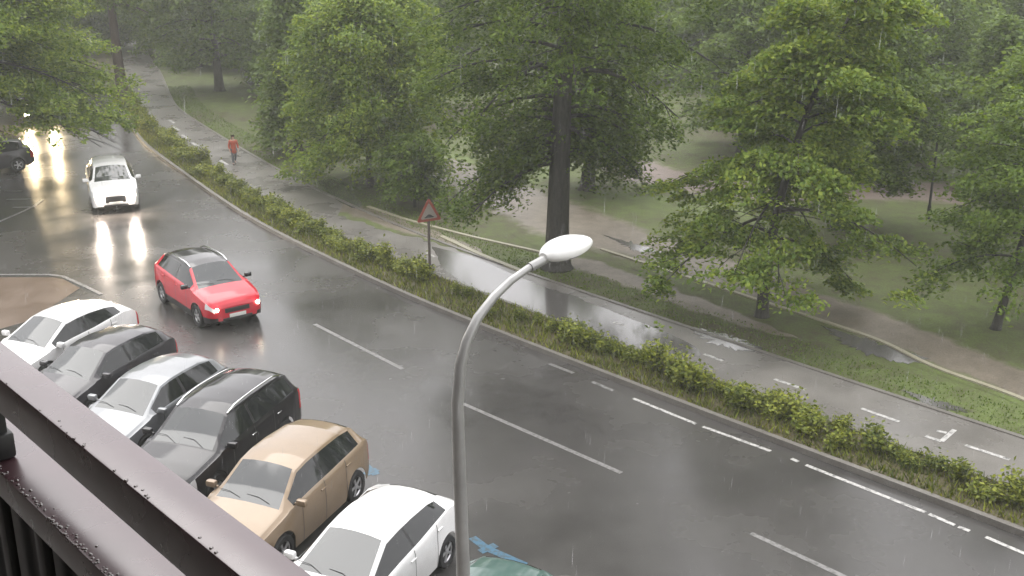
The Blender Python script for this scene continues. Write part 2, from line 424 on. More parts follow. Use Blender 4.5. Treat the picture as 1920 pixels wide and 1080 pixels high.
# pavement along the noses of the parked cars, and the far left pavement
PV = resample([(8, 3), (-1.6, 12.0), (-3.9, 14.4), (-13.4, 24.6), (-15.5, 26.4)], 30, 2)
strip('pavement', PV, offset(PV, 9.), ZP, M['pave'], .12)
PV2 = resample([(-26, 40), (-27.5, 47), (-31, 56), (-36, 70), (-46, 95)], 30, 3)
strip('pavement', PV2, offset(PV2, 30.), ZP, M['pave'], .12)

# puddles
def blob(name, pts, z, n=90, jit=.25):
    Q = np.array(px(pts, z)); Q = np.vstack([Q, Q[:1]]); R = resample(Q, n, 3)[:-1]
    c = R.mean(0)
    for i in range(len(R)):
        R[i] += (R[i]-c)/np.linalg.norm(R[i]-c)*RNG.normal(0, jit)*.5
    me = mesh(name, [(x, y, z) for x, y in R], [tuple(range(len(R)))], False)
    if me.polygons[0].normal.z < 0: me.flip_normals()
    return tag(link(name, me, M['puddle']), kind='structure')
blob('puddle', [(810, 462), (880, 478), (975, 520), (1080, 556), (1210, 608), (1290, 640), (1330, 668), (1260, 672), (1150, 640), (1040, 600), (960, 570), (880, 540), (830, 505)], ZP+.004, jit=.12)
blob('puddle', [(596, 340), (622, 335), (650, 352), (682, 384), (664, 392), (630, 375)], ZP+.008, jit=.1)
for L_ in ([(1290, 610), (1360, 628), (1440, 655), (1400, 660), (1320, 640)], [(1540, 610), (1640, 640), (1740, 672), (1700, 684), (1600, 655)], [(1130, 440), (1210, 462), (1250, 476), (1190, 470)],
           [(1690, 730), (1780, 755), (1820, 772), (1750, 768)]):
    blob('puddle', L_, ZP+.009, jit=.22)
blob('puddle', [(664, 337), (690, 340), (700, 352), (672, 354)], ZP+.008, jit=.05)

# ------------------------------------------------------------------ vegetation
def leaf_mesh(name, C, L, Wd, rng, tilt=.55, dirs=None):
    """one kite-shaped leaf at each centre"""
    n = len(C)
    nrm = rng.normal(0, tilt, (n, 3)); nrm[:, 2] += 1.; nrm /= np.linalg.norm(nrm, axis=1)[:, None]
    a = rng.normal(0, 1, (n, 3))
    if dirs is not None: a = a*.6+dirs
    a -= nrm*(a*nrm).sum(1)[:, None]; a /= np.linalg.norm(a, axis=1)[:, None]+1e-9
    b = np.cross(nrm, a)
    l = (L*rng.uniform(.65, 1.3, n))[:, None]; wd = (Wd*rng.uniform(.7, 1.25, n))[:, None]
    V = np.empty((n, 4, 3))
    V[:, 0] = C-a*l*.5; V[:, 1] = C+b*wd*.5-a*l*.05; V[:, 2] = C+a*l*.5-nrm*l*.12; V[:, 3] = C-b*wd*.5-a*l*.05
    me = bpy.data.meshes.new(name)
    me.vertices.add(4*n); me.vertices.foreach_set('co', V.reshape(-1))
    me.loops.add(4*n); me.loops.foreach_set('vertex_index', np.arange(4*n, dtype=np.int32))
    me.polygons.add(n); me.polygons.foreach_set('loop_start', np.arange(0, 4*n, 4, dtype=np.int32))
    me.polygons.foreach_set('loop_total', np.full(n, 4, dtype=np.int32))
    me.update(calc_edges=True); return me

def make_tree(kind, label, loc, H, R, base, tr, seed, leaf, bark, nl=40, cl=9, per=60, L=.2, crs=.42, droop=.25, elev=(.1, .7), flat=.5,
              prof='round', lean=(0, 0), group=None, trunk_top=.92, azi=None, cat='tree', extra=(), spread=.24, cut=None, t0=.25, limb=.34):
    rng = np.random.default_rng(seed)
    root = thing(kind, label, cat, (loc[0], loc[1], ZP-.06), 0, group)
    mb = MB(); C = []; D = []
    def tp(h):
        s = h/H; s = s*s if abs(lean[0]) > 1.5 else s
        return np.array([lean[0]*s+.25*tr*sin(5*s+seed), lean[1]*s+.25*tr*cos(4*s+seed), h])
    hs_ = [0, .12, .35, .8]+[x for x in np.linspace(1.5, H*trunk_top, 9)]
    rad = [tr*1.55, tr*1.25, tr*1.08, tr]+[tr*(1-.82*x/(H*trunk_top)) for x in np.linspace(1.5, H*trunk_top, 9)]
    mb.tube([tp(h) for h in hs_], rad, 12)
    for i in range(nl+len(extra)):
        s = (i+rng.uniform(.1, .9))/nl; h = base+(H*.97-base)*s**1.05
        if prof == 'round': q = sqrt(max(.05, 1-(2*s-.85)**2/1.45))
        elif prof == 'vase': q = min(1., .42+1.9*s)*(1 if s < .5 else 1-.5*(s-.5))
        elif prof == 'cone': q = 1.05-.85*s
        elif prof == 'tier': q = (1-.55*s)*(.75+.35*abs(sin(s*8)))
        else: q = .6+.4*sin(pi*s)
        az = i*2.39996+rng.normal(0, .35) if azi is None else azi(i, rng)
        reach = R*q*rng.uniform(.75, 1.12); el = elev[0]+(elev[1]-elev[0])*s+rng.normal(0, .08)
        if i >= nl: h, az, reach, el = extra[i-nl]; s = .1
        dv = np.array([cos(az), sin(az), 0.]); p0 = tp(h*.93 if h*.93 > base*.8 else h)
        def lp(t): return p0+dv*reach*t+np.array([0, 0, reach*(el*t-droop*t*t*1.6)])
        ts = np.linspace(0, .92, 6); r0 = max(.03, tr*limb*(1-.6*s))
        mb.tube([lp(t) for t in ts], [r0*(1-.85*t) for t in ts], 5, False)
        side = np.array([-dv[1], dv[0], 0])
        for j in range(cl):
            t = t0+(1.03-t0)*(j+rng.uniform(0, 1))/cl
            c = lp(t)+side*rng.normal(0, spread*reach*(1.15-t*.6))+np.array([0, 0, rng.normal(-.05, .22)])
            if j % 2 == 0:
                a0 = lp(max(.1, t-.18)); mb.tube([a0, (a0+c)/2+np.array([0, 0, .06]), c], [r0*.3, r0*.2, .008], 3, False)
            m = int(per*rng.uniform(.55, 1.4)); sc = crs*rng.uniform(.7, 1.35)
            pts = rng.normal(0, 1, (m, 3)); pts /= np.linalg.norm(pts, axis=1)[:, None]+1e-6
            pts *= (rng.uniform(0, 1, m)**.5)[:, None]*1.9*np.array([sc, sc, sc*flat])
            pts[:, 2] -= .28*(np.hypot(pts[:, 0], pts[:, 1])**2)/max(sc, .1)*droop*2
            C.append(c+pts); D.append(np.tile(dv*.8+np.array([0, 0, -.3]), (m, 1)))
    C = np.vstack(C); D = np.vstack(D); ok = C[:, 2] > (.5 if cut is None else cut(C)); C = C[ok]; D = D[ok]
    mb.build('trunk', bark, root, sharp=None)
    link('crown', leaf_mesh('crown', C, L, L*.62, rng, dirs=D), leaf, root)
    return root

def gxy(x, y): c = at(x, y, ZP); return (c[0], c[1])
def popl(i, r):
    a = i*2.39996+r.normal(0, .3)
    q = (a+pi/2+pi) % (2*pi)-pi                                     # few boughs grow towards the road
    return a if abs(q) > .6 or i > 20 else a+1.5*(1 if q > 0 else -1)
make_tree('poplar_tree', 'tall thick-trunked dark tree standing between the bike path and the sandy path', gxy(1050, 502), 17, 5.0, 4.2, .41, 11, M['leaf_dark'], M['bark'],
          nl=76, cl=9, per=150, L=.145, crs=.36, flat=.8, droop=.36, elev=(.15, 1.0), prof='vase', azi=popl, t0=.26, limb=.22,
          extra=[(3.6, 3.3, 3.2, -.05), (4.0, 2.75, 3.6, .0), (4.2, 3.05, 4.0, .05), (4.5, 2.3, 2.6, .02), (5.0, .3, 2.2, .15)])
make_tree('broadleaf_tree', 'bright green tree with drooping tiered branches left of the park lamp', gxy(1430, 592), 9.8, 4.2, 2.5, .17, 23, M['leaf_light'], M['bark'],
          nl=34, cl=12, per=170, L=.15, crs=.33, droop=.36, elev=(.16, .75), flat=.26, prof='tier', lean=(2.2, 0), spread=.2, t0=.3)
make_tree('young_tree', 'small dark tree close behind the warning sign', gxy(778, 388), 3.0, 1.4, 1.0, .05, 29, M['leaf_dark'], M['bark'],
          nl=20, cl=7, per=60, L=.17, crs=.34, droop=.45, elev=(.1, .7))
make_tree('young_tree', 'slim leaning tree at the right end of the sandy path', gxy(1868, 617), 7.2, 2.7, 2.0, .12, 31, M['leaf_mid'], M['bark'],
          nl=22, cl=9, per=120, L=.14, crs=.30, droop=.3, elev=(.15, .7), flat=.35, prof='round', lean=(.9, 0))
make_tree('park_tree', 'tree with a bare pale lower trunk on the lawn behind the thick-trunked tree', gxy(1103, 356), 5.2, 2.3, 2.0, .29, 37, M['leaf_dark'], M['bark'],
          nl=26, cl=8, per=60, L=.24, crs=.42, droop=.25, elev=(.1, .8), trunk_top=.75)
make_tree('park_tree', 'light green slender-trunked tree behind the warning sign', gxy(695, 345), 8.8, 3.9, 2.6, .14, 41, M['leaf_light'], M['bark'],
          nl=50, cl=10, per=150, L=.17, crs=.40, droop=.5, elev=(.0, .9), flat=.45)
make_tree('park_tree', 'dark tree added directly behind the tiered bright green tree to shade the lawn', gxy(1570, 428), 8.6, 3.3, 2.8, .2, 61, M['leaf_dark'], M['bark'],
          nl=32, cl=9, per=110, L=.19, crs=.40, droop=.3, elev=(.1, .8), flat=.45)  # extra tree, added to throw shade on the lawn
make_tree('park_tree', 'tree added at the right edge above the young leaning tree to shade the lawn', (18.4, 35.5), 8.8, 3.6, 3.4, .2, 67, M['leaf_mid'], M['bark'],
          nl=32, cl=9, per=110, L=.18, crs=.40, droop=.3, elev=(.1, .8), flat=.4)  # trunk out of view; added to shade the right side of the lawn
make_tree('park_tree', 'dark narrow tree on the lawn right of the person in red', gxy(560, 285), 8.5, 2.2, 1.2, .2, 43, M['leaf_far'], M['bark'],
          nl=34, cl=8, per=55, L=.25, crs=.5, droop=.3, elev=(.1, .9), prof='cone')
make_tree('street_tree', 'round bright green tree overhanging the far left kerb', (-23.4, 47.0), 9.6, 7.0, 4.4, .24, 47, M['leaf_light'], M['bark'],
          nl=66, cl=13, per=170, L=.17, crs=.42, droop=.21, elev=(.04, .8), flat=.42, cut=lambda C: np.where(C[:, 0] < 3.6, 4.0, 2.6)+.25*np.sin(C[:, 0]*5+C[:, 1]*3), extra=[(4.6, .1, 6.4, .0), (4.8, -.35, 6.5, .02), (4.4, .5, 6.0, .0), (5.0, -.1, 6.8, .0), (4.7, -.8, 6.0, .02), (4.5, .3, 6.6, -.03), (5.4, .2, 7.2, .08), (5.8, -.2, 7.2, .1), (6.2, .4, 7.0, .1), (5.0, .0, 7.4, .04), (4.6, -.15, 7.0, -.06), (4.5, .15, 6.9, -.08)], azi=lambda i, r: i*2.39996+r.normal(0, .4))
make_tree('plane_tree', 'tall reddish trunk on the far end of the planted verge', (-24.6, 71.0), 15, 4.5, 6.2, .36, 53, M['leaf_far'], M['bark_red'],
          nl=40, cl=8, per=50, L=.3, crs=.6, droop=.2, elev=(.2, .9))

# trees in the misty background: five crowns shared by many copies
protos = []
for i, (H, R, b, tr, prof) in enumerate([(9, 4.0, 1.9, .22, 'round'), (8, 3.6, 1.5, .2, 'round'), (9.6, 4.4, 2.4, .28, 'round'), (8.6, 3.0, 1.4, .18, 'cone'), (7.6, 3.8, 1.6, .2, 'tier')]):
    protos.append(make_tree('background_tree', 'green tree in the misty wood at the back of the park', (0, 0), H, R, b, tr, 100+i, M['leaf_far'] if i != 4 else M['leaf_mid'], M['bark'],
                            nl=28, cl=9, per=70, L=.26, crs=.46, droop=.3, elev=(.05, .85), prof=prof, group='trees in the misty background'))
spots = []
rr = random.Random(5)
def ok_spot(x, y):
    if not -100 < x < 75: return False
    d = y*cos(TH)+(CAM_H)*sin(TH); u = 960+F*x/d
    kx = np.interp(y, KERB[::-1, 1], KERB[::-1, 0])
    if kx-13 < x < kx+8: return False
    if x <= kx-13 and y < 62: return False
    if y < 75 and 820 < u < 1330: return False
    if y > 84: return not (kx-9 < x < kx+2)
    if y < 58 and u < 1330: return False
    if 34 < y and y < 45 and u > 1640 and u < 1800: return False
    if u < -260 or u > 2180: return False
    return all((x-a)**2+(y-b)**2 > 4.6**2 for a, b in spots)
for px_, y in [(1390, 54), (1560, 50), (1690, 53), (1860, 47), (1980, 42), (1480, 62), (1620, 64), (1770, 60), (1910, 58), (1150, 77), (1250, 79), (1340, 76), (970, 79), (1060, 83), (850, 78), (720, 66), (640, 74), (430, 92), (375, 86), (300, 99), (470, 103), (350, 112), (410, 74), (545, 72), (505, 84), (560, 96), (262, 98), (320, 92), (215, 112), (160, 100), (100, 92), (270, 125), (390, 120), (40, 110)]:
    spots.append(((px_-960)/F*(y*cos(TH)+CAM_H*sin(TH)), y))
tries = 0
while len(spots) < 95 and tries < 6000:
    tries += 1
    y = 56+rr.random()**1.2*105; x = rr.uniform(-.52, .52)*y
    if ok_spot(x, y): spots.append((x, y))
NS = len(spots)
spots += [(-33, 56), (-37, 64), (-32.5, 69), (-42, 58), (-44, 72), (-36, 80), (-40, 92), (-30, 62.5)]  # trees added at the left to block sky reflections on the road
for i, (x, y) in enumerate(spots):
    p = protos[i % 5]; o = p if i < 5 else copy_tree(p)
    o.location = (x, y, ZP-.05); o.rotation_euler = (0, 0, rr.uniform(0, 6.28)); s = 1.15 if i >= NS else rr.uniform(.72, .9) if -7 < x < 9 and y < 95 else rr.uniform(.9, 1.25); o.scale = (s, s, s*rr.uniform(.9, 1.1))

# shrubs along the verge
def shrub_mesh(seed, h, r, n):
    rng = np.random.default_rng(seed); mb = MB(); C = []
    for i in range(9):
        a = rng.uniform(0, 6.28); q = r*rng.uniform(.25, .9); top = np.array([q*cos(a), q*sin(a), h*rng.uniform(.55, 1.05)])
        mb.tube([(.06*cos(a), .06*sin(a), 0), top*.55+np.array([0, 0, .05]), top], [.012, .008, .004], 3, False)
        m = n//9; t = rng.uniform(.3, 1.05, m)[:, None]
        C.append(top*t+rng.normal(0, 1, (m, 3))*np.array([.12, .12, .09]))
    C = np.vstack(C); C[:, 2] = np.maximum(C[:, 2], .03)
    lm = leaf_mesh('shrub', C, .125, .08, rng, .6); nv = len(mb.V)
    V = np.empty(len(lm.vertices)*3); lm.vertices.foreach_get('co', V); V = V.reshape(-1, 3)
    Fc = mb.F+[tuple(int(v)+nv for v in p.vertices) for p in lm.polygons]
    me = mesh('shrub', mb.V+[tuple(v) for v in V], Fc, False, mi=[1]*len(mb.F)+[0]*len(lm.polygons))
    bpy.data.meshes.remove(lm); me.materials.append(M['leaf_hedge']); me.materials.append(M['bark']); return me
SH = [shrub_mesh(200+i, h, r, n) for i, (h, r, n) in enumerate([(.66, .46, 560), (.78, .44, 540), (.55, .5, 520), (.86, .44, 600), (.5, .42, 380)])]
MID = (K1+N0)/2
seglen = np.r_[0, np.cumsum(np.hypot(*np.diff(MID, axis=0).T))]
s = 0; ns = 0
dens = random.Random(9)
while s < seglen[-1]-4 and ns < 275:
    x = np.interp(s, seglen, MID[:, 0]); y = np.interp(s, seglen, MID[:, 1])
    i = int(np.searchsorted(seglen, s)); tx, ty = MID[min(i+1, NK-1)]-MID[max(i-1, 0)]; q = hypot(tx, ty); nx, ny = -ty/q*sgn, tx/q*sgn
    vis = 3 < y < 80
    gap = (29.6 < y < 33.4)                                      # thin, trampled stretch in front of the puddle
    if vis and not (gap and dens.random() < .55):
        o = bpy.data.objects.new('verge_shrub', SH[dens.randrange(5)]); COL.objects.link(o)
        off = dens.gauss(.22, .26); off = max(-.3, min(.55, off))
        o.location = (x+nx*off, y+ny*off, ZP-.015); o.rotation_euler = (0, 0, dens.uniform(0, 6.28)); sc = dens.uniform(.55, 1.08)*(.62 if gap else 1); o.scale = (sc, sc, sc*dens.uniform(.72, 1.0))
        tag(o, 'yellow-green leafy shrub in the planted verge between road and bike path', 'shrub', 'shrubs planted along the verge'); ns += 1
    s += dens.choice([.26, .34, .4, .46, .6])*dens.uniform(.85, 1.2)*(1 if y < 45 else 1.3)

# long straw-coloured grass at the feet of the shrubs
def grass(name, A, B, n, h, mat, seed, z=ZP, pw=1.):
    rng = np.random.default_rng(seed); i = rng.uniform(0, len(A)-1.001, n); j = i.astype(int); f = (i-j)[:, None]
    a = A[j]*(1-f)+A[j+1]*f; b = B[j]*(1-f)+B[j+1]*f; t = rng.uniform(0, 1, n)[:, None]**pw
    P = a*(1-t)+b*t; ang = rng.uniform(0, 6.28, n); w_ = rng.uniform(.012, .03, n); hh = h*rng.uniform(.4, 1.3, n); ln = rng.normal(0, .45, (n, 2))*hh[:, None]
    V = np.empty((n, 3, 3)); dx = np.c_[np.cos(ang)*w_, np.sin(ang)*w_]
    V[:, 0, :2] = P-dx; V[:, 1, :2] = P+dx; V[:, 0, 2] = V[:, 1, 2] = z-.01; V[:, 2, :2] = P+ln; V[:, 2, 2] = z+hh
    me = bpy.data.meshes.new(name); me.vertices.add(3*n); me.vertices.foreach_set('co', V.reshape(-1))
    me.loops.add(3*n); me.loops.foreach_set('vertex_index', np.arange(3*n, dtype=np.int32))
    me.polygons.add(n); me.polygons.foreach_set('loop_start', np.arange(0, 3*n, 3, dtype=np.int32)); me.polygons.foreach_set('loop_total', np.full(n, 3, dtype=np.int32))
    me.update(calc_edges=True); o = link(name, me, mat); tag(o, kind='stuff'); return o
vis_ = (KERB[:, 1] > 10) & (KERB[:, 1] < 75)
g1 = grass('verge_grass', K1[vis_], N0[vis_], 15000, .14, M['straw'], 3); tag(g1, 'straw and green grass around the shrubs of the verge', 'grass')
LW = offset(F1, sgn*1.5)
g2 = grass('lawn_grass', F1[vis_], LW[vis_], 16000, .05, M['leaf_far'], 4); tag(g2, 'short grass on the park side of the bike path', 'grass')
g3 = grass('verge_weeds', K1[vis_], N0[vis_], 15000, .16, M['leaf_hedge'], 8); tag(g3, 'green weeds growing between the shrubs of the verge', 'weeds')

# ------------------------------------------------------------------ cars
def paint(name, col, rough=.28, metal=0.):
    m, nt, out = newmat(name)
    p = N(nt, 'ShaderNodeBsdfPrincipled', Roughness=rough, Metallic=metal, IOR=1.15)
    n = noise(nt, 2.5, 4, .6); r = ramp(nt, n.outputs['Fac'], [(.3, [c*.93 for c in col]), (.7, [min(1, c*1.05) for c in col])])
    nt.links.new(r.outputs['Color'], p.inputs['Base Color'])
    p.inputs['Coat Weight'].default_value = 1.; p.inputs['Coat Roughness'].default_value = .05
    d = noise(nt, 95, 2, .5); b = bump(nt, d.outputs['Fac'], .05, .002); nt.links.new(b.outputs[0], p.inputs['Coat Normal'])   # beaded rain water
    nt.links.new(p.outputs[0], out.inputs[0]); return m

STY = {
 'hatch': dict(L=4.05, W=1.74, H=1.47, wb=2.52, rw=.305, fo=.80,
    top=[(0, .60), (.012, .68), (.05, .77), (.13, .86), (.245, .97), (.30, 1.10), (.425, 1.405), (.50, 1.455), (.62, 1.47), (.76, 1.44), (.865, 1.36), (.90, 1.31), (.965, 1.02), (.985, .92), (1, .80)],
    cow=.245, head=.425, rr=.885, rb=.968, belt=[(0, .70), (.24, .93), (.6, .985), (.9, 1.06), (1, 1.0)], wa=.30, wz=.855, bp=(.545, .565), wroof=.655),
 'sharp': dict(L=4.15, W=1.77, H=1.45, wb=2.58, rw=.31, fo=.82,
    top=[(0, .60), (.012, .68), (.05, .77), (.13, .85), (.235, .95), (.30, 1.10), (.43, 1.395), (.52, 1.44), (.62, 1.45), (.76, 1.40), (.87, 1.29), (.90, 1.25), (.965, 1.05), (.985, .94), (1, .80)],
    cow=.235, head=.43, rr=.885, rb=.965, belt=[(0, .70), (.24, .91), (.6, 1.0), (.85, 1.13), (1, 1.02)], wa=.285, wz=.83, bp=(.545, .56), wroof=.64),
 'cross': dict(L=4.15, W=1.80, H=1.60, wb=2.62, rw=.33, fo=.80,
    top=[(0, .70), (.012, .78), (.05, .88), (.13, .97), (.245, 1.06), (.30, 1.20), (.415, 1.53), (.50, 1.585), (.62, 1.60), (.78, 1.575), (.885, 1.50), (.915, 1.45), (.97, 1.14), (.985, 1.03), (1, .85)],
    cow=.245, head=.415, rr=.90, rb=.97, belt=[(0, .80), (.24, 1.01), (.6, 1.07), (.9, 1.15), (1, 1.1)], wa=.30, wz=.875, bp=(.545, .562), wroof=.665),
 'suv': dict(L=4.5, W=1.85, H=1.66, wb=2.68, rw=.345, fo=.88,
    top=[(0, .74), (.012, .82), (.05, .93), (.13, 1.01), (.25, 1.09), (.30, 1.22), (.41, 1.575), (.49, 1.635), (.62, 1.655), (.80, 1.63), (.91, 1.56), (.93, 1.52), (.975, 1.17), (.987, 1.05), (1, .88)],
    cow=.25, head=.41, rr=.918, rb=.975, belt=[(0, .84), (.24, 1.05), (.6, 1.09), (.9, 1.15), (1, 1.1)], wa=.295, wz=.905, bp=(.535, .552), wroof=.68),
}
WHEELS = {}
def wheel_meshes(r):
    if r in WHEELS: return WHEELS[r]
    wd = .20
    t = MB().lathe([(r*.66, -wd/2), (r*.93, -wd/2), (r, -wd/2+.03), (r, wd/2-.03), (r*.93, wd/2), (r*.66, wd/2), (r*.62, wd/2-.02), (r*.62, -wd/2+.02), (r*.66, -wd/2)], n=28, axis='y')
    tm = mesh('tyre', t.V, t.F, True, 40)
    q = MB().lathe([(r*.58, wd/2-.05), (r*.655, wd/2-.005), (r*.67, wd/2-.004), (r*.67, wd/2-.06)], n=28, axis='y')
    q.lathe([(0.001, wd/2-.012), (r*.16, wd/2-.015), (r*.18, wd/2-.05)], n=14, axis='y')
    for i in range(5):
        a = 2*pi*i/5; R = Matrix.Rotation(a, 3, 'Y')
        q.box(R @ Vector((r*.38, wd/2-.035, 0)), (r*.52, .03, r*.17), R, .008)
    rm = mesh('rim', q.V, q.F, True, 40)
    z = MB().lathe([(0.001, wd/2-.075), (r*.63, wd/2-.075)], n=20, axis='y'); hm_ = mesh('brake_shadow', z.V, z.F)  # black disc behind the spokes, in place of the shade there
    WHEELS[r] = (tm, rm, hm_); return WHEELS[r]
def matlink(name, me, m, parent):
    o = bpy.data.objects.new(name, me); COL.objects.link(o); o.parent = parent
    if len(me.materials) == 0: me.materials.append(m)
    return o

def make_car(style, label, loc, head, body, group=None, roof=None, lamps=None, rails=False, clad=False, name='parked_car', cat='car', mirror=None, gh=.085, grille_bright=False, amber=False, plate=True):
    p = STY[style]; L, W = p['L'], p['W']; root = thing(name, label, cat, (loc[0], loc[1], loc[2] if len(loc) > 2 else 0), head, group)
    rw = p['rw']; ra = rw+.055
    xf = (p['fo'])/L; xr = (p['fo']+p['wb'])/L                     # axle positions as fractions from the nose
    st = set(np.linspace(0, 1, 58)) | {0, .004, .012, .03, .05, .97, .985, .995, 1, p['cow'], p['cow']+.012, p['head'], p['head']-.012, p['rr'], p['rr']+.008, p['rb'], p['rb']-.008, p['wa'], p['wz'], *p['bp']}
    for x in (xf, xr):
        for q in np.linspace(-1, 1, 13): st.add(x+q*ra/L)
    st = sorted(st); f = [st[0]]
    for x in st[1:]:
        if x-f[-1] > .0028: f.append(x)
    f[-1] = 1.
    keys = [p['cow'], p['head'], p['rr'], p['rb'], p['wa'], p['wz'], *p['bp']]
    for kx in keys:
        i = int(np.argmin([abs(x-kx) for x in f])); f[i] = kx
    f = np.array(sorted(set(f))); n = len(f)
    zc = np.interp(f, *zip(*p['top'])); belt = np.interp(f, *zip(*p['belt']))
    hw = W/2*np.interp(f, [0, .004, .012, .03, .06, .11, .2, .4, .8, .9, .95, .975, .99, 1], [.66, .74, .80, .87, .925, .965, .99, 1, 1, .985, .95, .915, .87, .80])
    wt = hw*np.interp(f, [0, .1, p['cow'], p['head'], .6, p['rr'], p['rb'], 1], [.86, .86, .84, p['wroof'], p['wroof']+.01, p['wroof']-.03, .78, .84])
    crown = np.interp(f, [0, p['cow'], p['head'], p['rr'], p['rb'], 1], [.03, .035, .065, .065, .03, .03])
    zt = zc-crown; zb = np.minimum(belt, zt-.045)
    sill = np.interp(f, [0, .03, .1, .2, .85, .95, 1], [.32, .26, .22, .20, .22, .28, .38])
    def arch(x):
        a = 0
        for ax in (xf, xr):
            dx = abs(x-ax)*L
            if dx < ra: a = max(a, rw+sqrt(max(0, ra*ra-dx*dx)))
        return a
    RING = []
    for i in range(n):
        a = arch(f[i]); z0 = max(sill[i], a); zm = .60 if style in ('hatch', 'sharp') else .66
        zb_ = zb[i]; sh = min(zb_-.035, zb_-.0); z9 = max(min(zm, sh-.06), a+.045); z8 = max(sh-.05, z9+.02); z10 = max(min(.42, z9-.05), a+.02)
        w = hw[i]; fl = .022 if a > 0 else 0
        g = lambda s: (wt[i]+(w*.955-wt[i])*s, zt[i]+(zb_-zt[i])*s)
        pts = [(0, zc[i]), (.5*wt[i], zc[i]-crown[i]*.22), (.90*wt[i], zc[i]-crown[i]*.78), (wt[i], zt[i]), g(.10), g(.5), g(.93), (w*.962, zb_), (w*.99, z8), (w, z9), (w*.995+fl*.5, z10), (w*.97+fl, z0)]
        RING.append(pts)
    K = 12; V = []
    for i in range(n):
        x = L/2-f[i]*L
        V += [(x, y, z) for y, z in RING[i]]+[(x, -y, z) for y, z in RING[i][1:]]
    R_ = 2*K-1
    seams = [p['bp'][0]-.004, p['wa']+.05 if p['wa']+.05 > xf+ra/L else xf+ra/L+.02, xr-ra/L-.004]
    def vid(i, j, s): return i*R_+(j if s > 0 or j == 0 else K+j-1)
    parts = {}
    hd = (.004, .072); tl = (.955, .998)
    for i in range(n-1):
        m = (f[i]+f[i+1])/2; glassy = (zt[i]+zt[i+1]-zb[i]-zb[i+1])/2
        for s in (1, -1):
            for j in range(K-1):
                tagn = 'body'
                if j <= 1 and p['cow']+.004 < m < p['head']: tagn = 'windscreen'
                elif j <= 1 and p['rr'] < m < p['rb']: tagn = 'rear_window'
                elif j in (4, 5) and p['wa'] < m < p['wz'] and glassy > .07:
                    tagn = ('pillar%d' % s) if p['bp'][0] < m < p['bp'][1] else ('side_window%d%d' % (s, m < p['bp'][0]))
                elif j <= 3 and p['head'] < m < p['rr'] and roof is not None: tagn = 'roof'
                elif j in (7, 8) and hd[0] < m < hd[1]: tagn = 'headlight%d' % s
                elif j in (7, 8) and tl[0] < m < tl[1]: tagn = 'taillight%d' % s
                elif j >= 10 and clad: tagn = 'sill_trim'
                q = [vid(i, j, s), vid(i+1, j, s), vid(i+1, j+1, s), vid(i, j+1, s)]
                if s < 0: q = q[::-1]
                parts.setdefault(tagn, []).append(tuple(q[::-1]))
    for i in (0, n-1):
        loop = [vid(i, j, 1) for j in range(K)]+[vid(i, j, -1) for j in range(K-1, 0, -1)]
        parts['body'].append(tuple(loop if i == 0 else loop[::-1]))
    mats = {'body': body, 'windscreen': M['wind'], 'rear_window': M['glass'], 'pillar': M['black'], 'roof': roof or body, 'sill_trim': M['black']}
    HL = []
    for t, fs in parts.items():
        used = sorted({v for q in fs for v in q}); idx = {v: a for a, v in enumerate(used)}
        me = mesh(t, [V[v] for v in used], [tuple(idx[v] for v in q) for q in fs], True, 38)
        nm = t.rstrip('01-'); mt = mats.get(t) or {'pillar': M['black'], 'side_window': M['glass'], 'headlight': M['lens'], 'taillight': M['red_lens']}[nm]
        if t == 'body':                                             # door gaps and the bonnet's rear edge lie in the body itself
            sv, sf = [], []
            for q in seams:
                i = int(np.argmin(abs(f-q)))
                for s in (1, -1):
                    b0 = len(sv)
                    for j in (7, 8, 9, 10, 11):
                        y, z = RING[i][j]; sv += [(L/2-q*L-.007, s*(y+.003), z), (L/2-q*L+.007, s*(y+.003), z)]
                    for j in range(4): sf.append((b0+2*j, b0+2*j+1, b0+2*j+3, b0+2*j+2) if s < 0 else (b0+2*j+2, b0+2*j+3, b0+2*j+1, b0+2*j))
            nb = len(me.vertices); allv = [v.co[:] for v in me.vertices]+sv
            allf = [tuple(q.vertices) for q in me.polygons]+[tuple(v+nb for v in q) for q in sf]
            k0 = len(me.polygons); me = mesh(t, allv, allf, True, 38, mi=[0]*k0+[1]*len(sf)); mt = [mt, M['black']]
        o = link(nm, me, mt, root)
        if nm == 'headlight': HL.append((o, np.array(me.vertices[0].co), 1 if t.endswith('t1') else -1))
    # dark underside, grille, intake, plate, lamps, mirrors, handles, wheels
    MB().box((0, 0, .40), (L*.90, W*.66, .36), None, .05).build('underbody', M['black'], root)
    zn = RING[0][0][1]; xn = L/2
    wn = RING[0][9][0]
    MB().box((xn+.004, 0, zn-.042-gh/2), (.035, wn*1.25, gh), None, .014).build('grille', M['black'], root)
    if grille_bright: MB().box((xn+.024, 0, zn-.03), (.02, wn*1.3, .018), None, .005).build('grille_bar', M['chrome'], root)
    MB().box((xn+.002, 0, .335), (.04, wn*1.5, .09), None, .015).build('air_intake', M['black'], root)
    if plate:
        MB().box((xn+.022, 0, .435), (.012, .50, .105), None, .004).build('number_plate', M['plate'], root)
        MB().box((-L/2-.008, 0, .66), (.012, .50, .105), None, .004).build('number_plate', M['plate'], root)
    for (o, v0, s) in HL:
        if lamps is not None:
            r, mt = lamps; i = int(np.argmin(abs(f-.030))); y = RING[i][8][0]*.80; z = RING[i][8][1]-.005
            b = MB().lathe([(.001, 0), (r*.6, -.004), (r, -.02)], n=14)
            me = mesh('bulb', [(-a[2], a[1], a[0]) for a in b.V], b.F)
            bo = link('bulb', me, mt, o); bo.location = (xn+.012, s*y, z)
    if amber:
        for s in (1, -1): MB().box((xn-.10, s*(wn+.115), .60), (.10, .05, .09), None, .02).build('indicator', M['amber'], root)
    xm = L/2-(p['wa']+.015)*L
